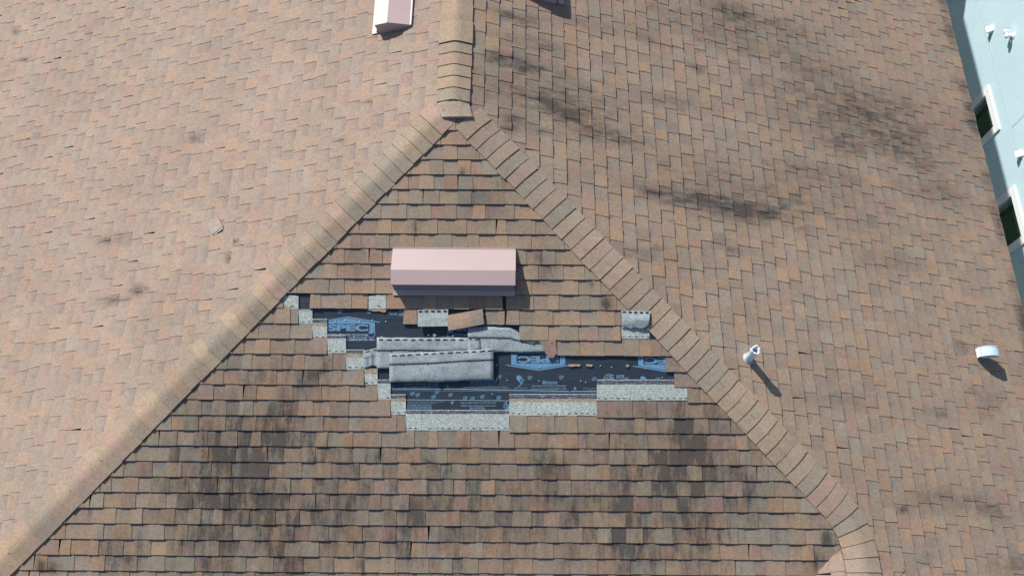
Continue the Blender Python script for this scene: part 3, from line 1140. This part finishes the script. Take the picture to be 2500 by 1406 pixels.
WORLD_STRIPS = []
folded_strip('loose_shingle_strip', 'short grey overturned strip at the left end of the pile of lifted shingles', 887, 925, 857, 848, 898, 892, .014, .018, .016, seed=2)
folded_strip('loose_shingle_strip', 'grey overturned strip at the right, running under the tan shingles below the pink box vent', 1142, 1350, 795, 806, 862, 857, .016, .024, .036,
             seam=True, dash=False, seed=3, curl=-.018, topfn=lambda g: 0.085 * min(1, max(0, (g - .50) / .22)))
folded_strip('loose_shingle_strip', 'long grey overturned strip with a dashed upper edge, behind the frontmost strip', 920, 1174, 824, 824, 899, 896, .024, .030, .045, seam=True, seed=4)
folded_strip('loose_shingle_strip', 'frontmost and largest grey overturned strip with a rolled lower edge', 951, 1205, 864, 851, 934, 928, .036, .046, .078, seam=True, seed=5)


def flap(name, label, corners, mat, cols, seed=1, thick=.006, nu_=8, nv=5, dash=False, bow=0.0, tear=0.0, seams=()):
    """lifted tab: corners (px, py, h) TL, TR, BR, BL"""
    rr = random.Random(seed)
    Q = [PF.P(*PF.uv(x, y, h), h) for x, y, h in corners]
    mb = MB()
    pts = []
    for j in range(nv + 1):
        g = j / nv
        for i in range(nu_ + 1):
            f = i / nu_
            p = (Q[0] * (1 - f) + Q[1] * f) * (1 - g) + (Q[3] * (1 - f) + Q[2] * f) * g
            p = p + PF.N * (bow * math.sin(math.pi * g) + rr.uniform(-.0012, .0012))
            if j == nv and tear:
                p = p + PF.D * rr.uniform(-tear, tear)
            pts.append(p)
    for j in range(nv):
        for i in range(nu_):
            ci = min(len(cols) - 1, int(i * len(cols) / nu_))
            a = j * (nu_ + 1) + i
            mb.add([pts[a], pts[a + nu_ + 1], pts[a + nu_ + 2], pts[a + 1]], [(0, 1, 2, 3)], cols[ci], None,
                   [(0.1 * i, .1 * j)] * 4)
    if dash:
        for q in range(5):
            f0 = (q + .2) / 5; f1 = f0 + .11
            p = []
            for f, g in ((f0, .06), (f1, .06), (f1, .13), (f0, .13)):
                X = (Q[0] * (1 - f) + Q[1] * f) * (1 - g) + (Q[3] * (1 - f) + Q[2] * f) * g
                p.append(X + PF.N * (.003 + bow * math.sin(math.pi * g)))
            mb.add(p, [(0, 1, 2, 3)], mi=1)
    o = mb.build(name, [mat, M_DARK], centre=True)
    bm = bmesh.new(); bm.from_mesh(o.data); bmesh.ops.remove_doubles(bm, verts=bm.verts, dist=1e-5); bm.to_mesh(o.data); bm.free()
    sm = o.modifiers.new('thickness', 'SOLIDIFY'); sm.thickness = thick; sm.offset = -1
    return tag(o, label, 'shingle tab', 'wind-lifted single shingle tabs')


flap('lifted_shingle_tab', 'grey lifted tab, showing its back, left of the crooked tan tab', [(1019, 756, .014), (1094, 755, .014), (1094, 796, .042), (1020, 797, .046)], M_BACK, [(.4, .4, .4)], 3, dash=True)
flap('lifted_shingle_tab', 'crooked tan lifted tab with a pale torn lower edge below the pink box vent', [(1090, 770, .030), (1178, 754, .028), (1182, 791, .052), (1095, 807, .058)], M_SHIN,
     [(.27, .19, .135), (.27, .19, .135), (.25, .185, .135), (.21, .17, .135), (.21, .17, .135)], 4, bow=.006, thick=.008)
flap('lifted_shingle_tab', 'grey curled tab lying against the right hip cap', [(1517, 757, .014), (1587, 760, .034), (1582, 797, .040), (1517, 801, .020)], M_BACK, [(.4, .4, .4)], 5, dash=True, bow=.016, tear=.012)
# torn corner hanging over the printed sheet
flap('torn_shingle_corner', 'torn reddish shingle corner twisted over the upside-down blue print', [(1314, 829, .026), (1356, 829, .019), (1360, 864, .020), (1339, 874, .028)], M_SHIN,
     [(.22, .155, .125), (.25, .17, .125)], 6, nu_=4, nv=4)
for n_, (pts_, lab) in enumerate((([(1338, 866, .020), (1356, 864, .020), (1352, 871, .024), (1340, 874, .024)], 'small tan chip folded back at the tip of the torn corner'),
                                  ([(1388, 889, .002), (1418, 889, .002), (1415, 894.5, .006), (1388, 894, .006)], 'widest tan shingle crumb on the blue-printed black sheet'),
                                  ([(1430, 889, .002), (1448, 889.5, .002), (1445, 894, .006), (1433, 895, .006)], 'second tan shingle crumb, right of the widest crumb'),
                                  ([(1528, 890, .002), (1537, 890, .002), (1535, 895.5, .006), (1530, 895.5, .006)], 'smallest tan crumb near the right-hand blue print'),
                                  ([(1056, 815, .002), (1064, 814, .002), (1066, 820, .006), (1058, 821, .006)], 'tan crumb above the dashed edge of the long grey strip'))):
    o = flap('shingle_crumb', lab, pts_, M_SHIN, [(.27, .20, .15)], 30 + n_, nu_=3, nv=3, tear=.004, thick=.005)
    o['category'] = 'shingle crumb'; o['group'] = 'shingle crumbs on the torn patch'
# ragged stub under the course left of the vent
o = flap('shingle_stub', 'ragged tan stub sticking out under the shingles over black sheet, left of the pink vent', [(876, 752, .003), (944, 752, .003), (941, 763, .006), (905, 758, .006)], M_SHIN, [(.25, .185, .14)], 41, nu_=6, nv=3, tear=.006)
o['category'] = 'shingle stub'

# scrap of shingle lying on the west slope
mb = MB()
qs = [(506, 550), (514, 537), (531, 531), (535, 536), (544, 553), (518, 573)]
hs = [.017, .016, .016, .018, .026, .023]
tp = [PL.P(*PL.uv(x, y, h), h) for (x, y), h in zip(qs, hs)]
bt = [p - PL.N * .006 for p in tp]
n = len(tp)
uvl = [(p[0], p[1]) for p in tp + bt]
cen = sum(tp) / n + PL.N * .002
mb.add(tp + bt + [cen], [(i, (i + 1) % n, 2 * n) for i in range(n)], (.275, .225, .19), None, uvl + [(cen[0], cen[1])])
mb.add(tp + bt, [(i + n, (i + 1) % n + n, (i + 1) % n, i) for i in range(n)] + [tuple(range(2 * n - 1, n - 1, -1))], (.03, .03, .03), None, uvl)
# second ply peeling at the lower edge
a, b_ = PL.uv(520, 572, .012), PL.uv(546, 555, .012)
c_, d_ = PL.uv(524, 574, .010), PL.uv(546, 558.5, .010)
mb.add([PL.P(*a, .019), PL.P(*b_, .021), PL.P(*d_, .018), PL.P(*c_, .016)], [(0, 1, 2, 3)], (.5, .5, .47), None, [(0, 0)] * 4)
tag(mb.build('shingle_scrap', M_SHIN, centre=True, fixn=True), 'small broken grey shingle scrap lying alone on the sunlit left slope', 'shingle scrap')

# dry stem on the lower east slope
mb = MB()
path = [PR.P(*PR.uv(x, y, h), h) for x, y, h in ((2198, 1404, .016), (2200, 1396, .02), (2205, 1388, .03), (2209, 1386, .024))]
for i in range(len(path) - 1):
    a, b_ = path[i], path[i + 1]
    w1, w2 = PR.U * .003, PR.N * .003
    mb.add([a - w1, a + w1, a + w2, b_ - w1, b_ + w1, b_ + w2], [(0, 1, 4, 3), (1, 2, 5, 4), (2, 0, 3, 5), (0, 2, 1), (3, 4, 5)])
tag(mb.build('dry_twig', M_WOODY, centre=True, fixn=True), 'thin brown dry twig on the lower right slope', 'twig')


# ------------------------------------------------------------------ box vents
def box_vent(plane, uc, length, tback, label, first=[None]):
    """low pink slant-back vent; x = along the course, y = down the slope, z = out of the roof"""
    if first[0] is None:
        root = thing('roof_vent', (0, 0, 0), label, 'roof vent', 'pink box vents on the roof')
        hl = length / 2
        mb = MB()
        prof = [(0.0, .034), (.209, .140), (.347, .142), (.351, .122)]
        prof_in = [(.004, .029), (.209, .134), (.344, .136), (.346, .122)]
        P2 = lambda x, q: (x, q[0], q[1])
        out = [P2(sx, q) for sx in (-hl, hl) for q in prof]
        m = len(prof)
        mb.add(out, [(i, i + 1, m + i + 1, m + i) for i in range(m - 1)])
        inn = [P2(sx, q) for sx in (-hl + .003, hl - .003) for q in prof_in]
        mb.add(inn, [(m + i, m + i + 1, i + 1, i) for i in range(m - 1)])
        mb.add([P2(-hl, prof[3]), P2(hl, prof[3]), P2(hl - .003, prof_in[3]), P2(-hl + .003, prof_in[3])], [(0, 1, 2, 3)])
        # folded side plates with a small return
        for sx in (-1, 1):
            x0, x1 = sx * hl, sx * (hl - .003)
            sp = [(0.0, .004), (0.0, .034), (.209, .140), (.347, .142), (.351, .122), (.352, .004)]
            k = len(sp)
            pts = [(x0 + sx * .001, a, b) for a, b in sp] + [(x1, a, b) for a, b in sp]
            mb.add(pts, [tuple(range(k)), tuple(range(2 * k - 1, k - 1, -1))] + [(i, (i + 1) % k, k + (i + 1) % k, k + i) for i in range(k)])
        # hemmed rim along the two long folds
        mb.box(idt, -hl + .002, hl - .002, -.014, .004, .012, .0355)
        hood = mb.build('hood', M_PINK, root, fixn=False)
        bm = bmesh.new(); bm.from_mesh(hood.data); bmesh.ops.recalc_face_normals(bm, faces=bm.faces)
        bm.to_mesh(hood.data); bm.free()
        mb = MB()
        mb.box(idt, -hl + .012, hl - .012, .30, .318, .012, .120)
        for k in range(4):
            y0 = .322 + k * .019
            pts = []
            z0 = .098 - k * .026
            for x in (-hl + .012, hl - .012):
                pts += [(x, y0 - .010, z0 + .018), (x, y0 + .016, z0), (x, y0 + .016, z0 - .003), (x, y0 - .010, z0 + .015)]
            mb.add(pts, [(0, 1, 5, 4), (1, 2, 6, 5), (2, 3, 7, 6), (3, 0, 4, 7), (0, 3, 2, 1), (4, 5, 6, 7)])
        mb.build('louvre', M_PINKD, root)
        mb = MB()
        mb.box(idt, -hl + .004, hl - .004, .20, .440, .0190, .0225)
        mb.build('flange', M_PINK, root)
        first[0] = root
        r0 = root
    else:
        r0 = first[0].copy()
        COL.objects.link(r0)
        for ch in [c for c in first[0].children]:
            q = ch.copy(); COL.objects.link(q); q.parent = r0; q.matrix_parent_inverse = ch.matrix_parent_inverse.copy()
        tag(r0, label, 'roof vent', 'pink box vents on the roof')
    X = plane.U.copy()
    if np.cross(X, plane.D) @ plane.N < 0:
        X = -X
    Rm = Matrix([[X[i], plane.D[i], plane.N[i]] for i in range(3)])
    r0.rotation_euler = Rm.to_euler()
    r0.location = tuple(plane.P(uc, tback, 0.0))
    return r0


uL, tB = PF.uv(960, 608, .012); uR_, _ = PF.uv(1259, 608, .012)
VL = uR_ - uL
box_vent(PF, (uL + uR_) / 2, VL, tB, 'pink metal box vent on the front triangle, seen whole above the torn patch')
uA, tA = PL.uv(1003, 65, .012)
box_vent(PL, uA + VL / 2, VL, tA, 'sunlit pink box vent beside the ridge on the left slope, cut by the picture edge')
uA, tA = PR.uv(1357, 12, .0)
box_vent(PR, uA + VL / 2, VL, tA - .36, 'box vent of which only a dark end shows, on the right slope')


# ------------------------------------------------------------------ vent pipe
def lathe(mb, rings, n=20, wob=None, close_top=False, close_bot=False, org=(0, 0, 0), A=None, B=None, N=None, col=(.5, .5, .5)):
    A = np.array((1.0, 0, 0)) if A is None else A
    B = np.array((0, 1.0, 0)) if B is None else B
    N = np.array((0, 0, 1.0)) if N is None else N
    pts = []
    for k, (rr_, z) in enumerate(rings):
        for i in range(n):
            an = 6.28318 * i / n
            w = wob(k, i) if wob else (0, 0)
            pts.append(np.array(org) + A * (rr_ + w[0]) * math.cos(an) + B * (rr_ + w[0]) * math.sin(an) + N * (z + w[1]))
    fs = [(k * n + i, k * n + (i + 1) % n, (k + 1) * n + (i + 1) % n, (k + 1) * n + i) for k in range(len(rings) - 1) for i in range(n)]
    if close_top:
        fs.append(tuple((len(rings) - 1) * n + i for i in range(n)))
    if close_bot:
        fs.append(tuple(range(n - 1, -1, -1)))
    mb.add(pts, fs, col)


bu, bt_ = PR.uv(1826, 876)
base = PR.P(bu, bt_, .008)
pipe = thing('vent_pipe', base, 'short white vent pipe with a ragged folded collar, standing on the right slope', 'vent pipe')
wr = random.Random(9)
WOB = [[(wr.uniform(-.002, .002), 0) for _ in range(20)] for _ in range(12)]


def pw(k, i):
    a, b = WOB[k % 12][i % 20]
    if k in (5, 6, 7):
        return (a + .0045 * (1 if (i // 3) % 2 else -1), .009 * math.sin(i * 1.9))
    return (a, 0)


mb = MB()
lathe(mb, [(.046, -.02), (.042, .02), (.039, .10), (.038, .19), (.041, .232), (.046, .262), (.040, .272), (.028, .266), (.026, .18), (.025, .05)], 20, pw, org=base)
mb.build('pipe', M_PVC, pipe, smooth=True, fixn=True)
mb = MB()
lathe(mb, [(.062, .004), (.060, .010), (.047, .014), (.044, .030)], 20, None, org=base - PR.N * .002, A=PR.U, B=PR.D, N=PR.N)
mb.build('flashing_collar', M_GREYM, pipe, smooth=True, fixn=True)

# ------------------------------------------------------------------ gooseneck exhaust hood on the right slope
hu, ht = PR.uv(2400, 868)
hb = PR.P(hu, ht, .006)
hood = thing('exhaust_hood', hb, 'white curved exhaust hood casting a long shadow near the right roof edge', 'exhaust hood')
mb = MB()
AX, AY, AZ = np.array((1.0, 0, 0)), np.array((0, 1.0, 0)), np.array((0, 0, 1.0))


def hq(x, y, z):
    return hb + AX * x + AY * y + AZ * z


W2 = .047
arc = [(-.105, .085), (-.100, .130)]
for k in range(9):
    an = math.radians(165 - k * 20)
    arc.append((-.002 + .102 * math.cos(an), .105 + .075 * math.sin(an)))
arc_in = [(x * .965, z - .006) for x, z in arc]
m = len(arc)
pts = [hq(x, -W2, z) for x, z in arc] + [hq(x, W2, z) for x, z in arc]
mb.add(pts, [(i, i + 1, m + i + 1, m + i) for i in range(m - 1)])
for sy in (-1, 1):
    side = [hq(x, sy * (W2 - .002), z) for x, z in arc] + [hq(x, sy * (W2 - .002), z - .0) for x, z in ((.090, .070), (.02, .055), (-.08, .055))]
    side2 = [p + AY * (-sy * .004) for p in side]
    k = len(side)
    mb.add(side + side2, [tuple(range(k)), tuple(range(2 * k - 1, k - 1, -1))] + [(i, (i + 1) % k, k + (i + 1) % k, k + i) for i in range(k)])
    # rolled rim
    for i in range(m - 1):
        (x0, z0), (x1, z1) = arc[i], arc[i + 1]
        a, b_ = hq(x0, sy * W2, z0), hq(x1, sy * W2, z1)
        o_ = AY * sy * .005; q_ = AZ * .004
        mb.add([a - q_, a + q_, b_ + q_, b_ - q_, a - q_ + o_, a + q_ + o_, b_ + q_ + o_, b_ - q_ + o_],
               [(4, 5, 6, 7), (1, 2, 6, 5), (0, 4, 7, 3), (0, 1, 5, 4), (3, 7, 6, 2)], mi=1)
mb.build('hood', [M_HOOD, M_WHITE], hood, fixn=True)
mb = MB()
mb.box(hq, -.113, -.107, -W2 - .003, W2 + .003, .065, .130)
mb.build('rear_flange', M_WHITE, hood, fixn=True)
mb = MB()
lathe(mb, [(.052, -.045), (.044, 0), (.040, .06), (.040, .12)], 20, None, org=hb - AX * .015)
mb.build('neck', M_GREYM, hood, smooth=True, fixn=True)

# ------------------------------------------------------------------ neighbouring building
XW = e + 4.0


def wall_at(px, py, off=0.0):
    d = CR @ np.array([(px - 1250) / FPX, -(py - 703) / FPX, -1.0])
    k = (XW - off - CAM[0]) / d[0]
    p = CAM + k * d
    return float(p[1]), float(p[2])


nb = thing('apartment_building', (XW + 5, 2, GROUND), 'neighbouring building with a pale blue stucco wall and white-framed windows', 'building')
# two windows: outer frame (y0, y1, z0, z1)
wins = []
yN, zT = wall_at(2415, 208); yS, zT2 = wall_at(2443, 315)
wins.append((yS, yN, (zT + zT2) / 2))
yN2, zU = wall_at(2478.6, 452.6)
wins.append((yN2 - (yN - yS) - .12, yN2, zU))
TOPZ = -3.2
HTS = 1.55
FW = .15
mb = MB()
# wall with real openings, as strips
ops = sorted([(a + FW, b - FW, zt - FW - HTS, zt - FW) for a, b, zt in wins])
Y0, Y1 = -9.0, 16.0
ys = [Y0]
zlo = min(o[2] for o in ops); zhi = max(o[3] for o in ops)


def wbox(y0, y1, z0, z1):
    mb.box(idt, XW, XW + .25, y0, y1, z0, z1)


cur = Y0
for a, b, z0, z1 in ops:
    wbox(cur, a, GROUND, TOPZ)
    wbox(a, b, GROUND, z0)
    wbox(a, b, z1, TOPZ)
    cur = b
wbox(cur, Y1, GROUND, TOPZ)
mb.box(idt, XW + .251, XW + 10, Y0, Y1, GROUND, TOPZ)
mb.build('wall', M_STUC, nb)
for (a, b, zt), (oa, ob_, z0, z1) in zip(sorted(wins), ops):
    mb = MB()
    zb = zt - 2 * FW - HTS
    x0 = XW - .035
    mb.box(idt, x0, XW + .001, a, b, z1, zt)
    mb.box(idt, x0, XW + .001, a, b, zb, z0)
    mb.box(idt, x0 - .002, XW + .001, a, oa, z0, z1)
    mb.box(idt, x0 - .002, XW + .001, ob_, b, z0, z1)
    w = mb.build('window', M_WHITE, nb)
    mb = MB()
    g = .045
    mb.box(idt, XW + .002, XW + .14, oa - .001, oa + g, z0, z1)
    mb.box(idt, XW + .002, XW + .14, ob_ - g, ob_ + .001, z0, z1)
    mb.box(idt, XW + .003, XW + .14, oa + g, ob_ - g, z1 - g, z1 + .001)
    mb.box(idt, XW + .003, XW + .14, oa + g, ob_ - g, z0 - .001, z0 + g)
    mb.box(idt, XW + .09, XW + .13, oa + g, ob_ - g, (z0 + z1) / 2 - .02, (z0 + z1) / 2 + .02)
    mb.build('sash', M_GREYM, w)
    mb = MB()
    mb.box(idt, XW + .120, XW + .126, oa + g, ob_ - g, z0 + g, z1 - g)
    mb.build('pane', M_PANE, w)
# control joints
mb = MB()
jy, jz = wall_at(2400, 40)
jz2 = wall_at(2476, 350)[1]
jm = (jz + jz2) / 2
mb.box(idt, XW - .004, XW + .002, Y0, Y1, jm - .009, jm + .009)
vy, vz = wall_at(2480, 302)
mb.box(idt, XW - .0035, XW + .002, vy - .008, vy + .008, jm + .0092, TOPZ)
mb.build('control_joint', mat_plain('joint_blue_grey', (.38, .53, .585), .9, .2), nb)  # joint strips in a duller, darker blue-grey than the stucco


# small white hoods on the wall
def wall_vent(px, py):
    yy, zz = wall_at(px, py)
    mb = MB()
    a, d = .062, .11
    pts = [(XW - .001, yy - a, zz + .06), (XW - .001, yy + a, zz + .06), (XW - d, yy + a, zz - .02), (XW - d, yy - a, zz - .02),
           (XW - .001, yy - a, zz - .05), (XW - .001, yy + a, zz - .05), (XW - d, yy + a, zz - .04), (XW - d, yy - a, zz - .04)]
    mb.add(pts, [(0, 1, 2, 3), (3, 2, 6, 7), (0, 3, 7, 4), (1, 5, 6, 2), (4, 7, 6, 5), (0, 4, 5, 1)])
    mb.build('vent_hood', M_WHITE, nb, fixn=True)


wall_vent(2422, 72)
wall_vent(2494, 376)
ly, lz = wall_at(2474, 88)
lp = np.array([XW, ly, lz])
mb = MB()
lathe(mb, [(.055, 0), (.055, .015), (.02, .02), (.02, .07), (.035, .08), (.05, .10), (.055, .14), (.03, .165)], 14, None, True, False, org=lp,
      A=np.array((0, 1.0, 0)), B=np.array((0, 0, 1.0)), N=np.array((-1.0, 0, 0)))
lathe(mb, [(.025, .05), (.03, .09), (.042, .12), (.04, .15), (.02, .16)], 12, None, True, True, org=lp + np.array((0, .10, .0)),
      A=np.array((0, 1.0, 0)), B=np.array((0, 0, 1.0)), N=np.array((-1.0, 0, 0)))
mb.box(idt, XW - .06, XW - .04, ly, ly + .10, lz - .012, lz + .012)
mb.build('flood_lamp', M_WHITE, nb, fixn=True)
mb = MB()
mb.box(idt, XW - .12, XW + 10.1, Y0 - .1, Y1 + .1, TOPZ + .001, TOPZ + .15)
mb.build('parapet_coping', M_WHITE, nb)

# ------------------------------------------------------------------ ground far below
mb = MB()
mb.add([(-150, -150, GROUND - .01), (150, -150, GROUND - .01), (150, 150, GROUND - .01), (-150, 150, GROUND - .01)], [(0, 1, 2, 3)])
g = mb.build('ground', M_CONC)
g['kind'] = 'structure'
g['label'] = 'concrete ground between the two buildings'
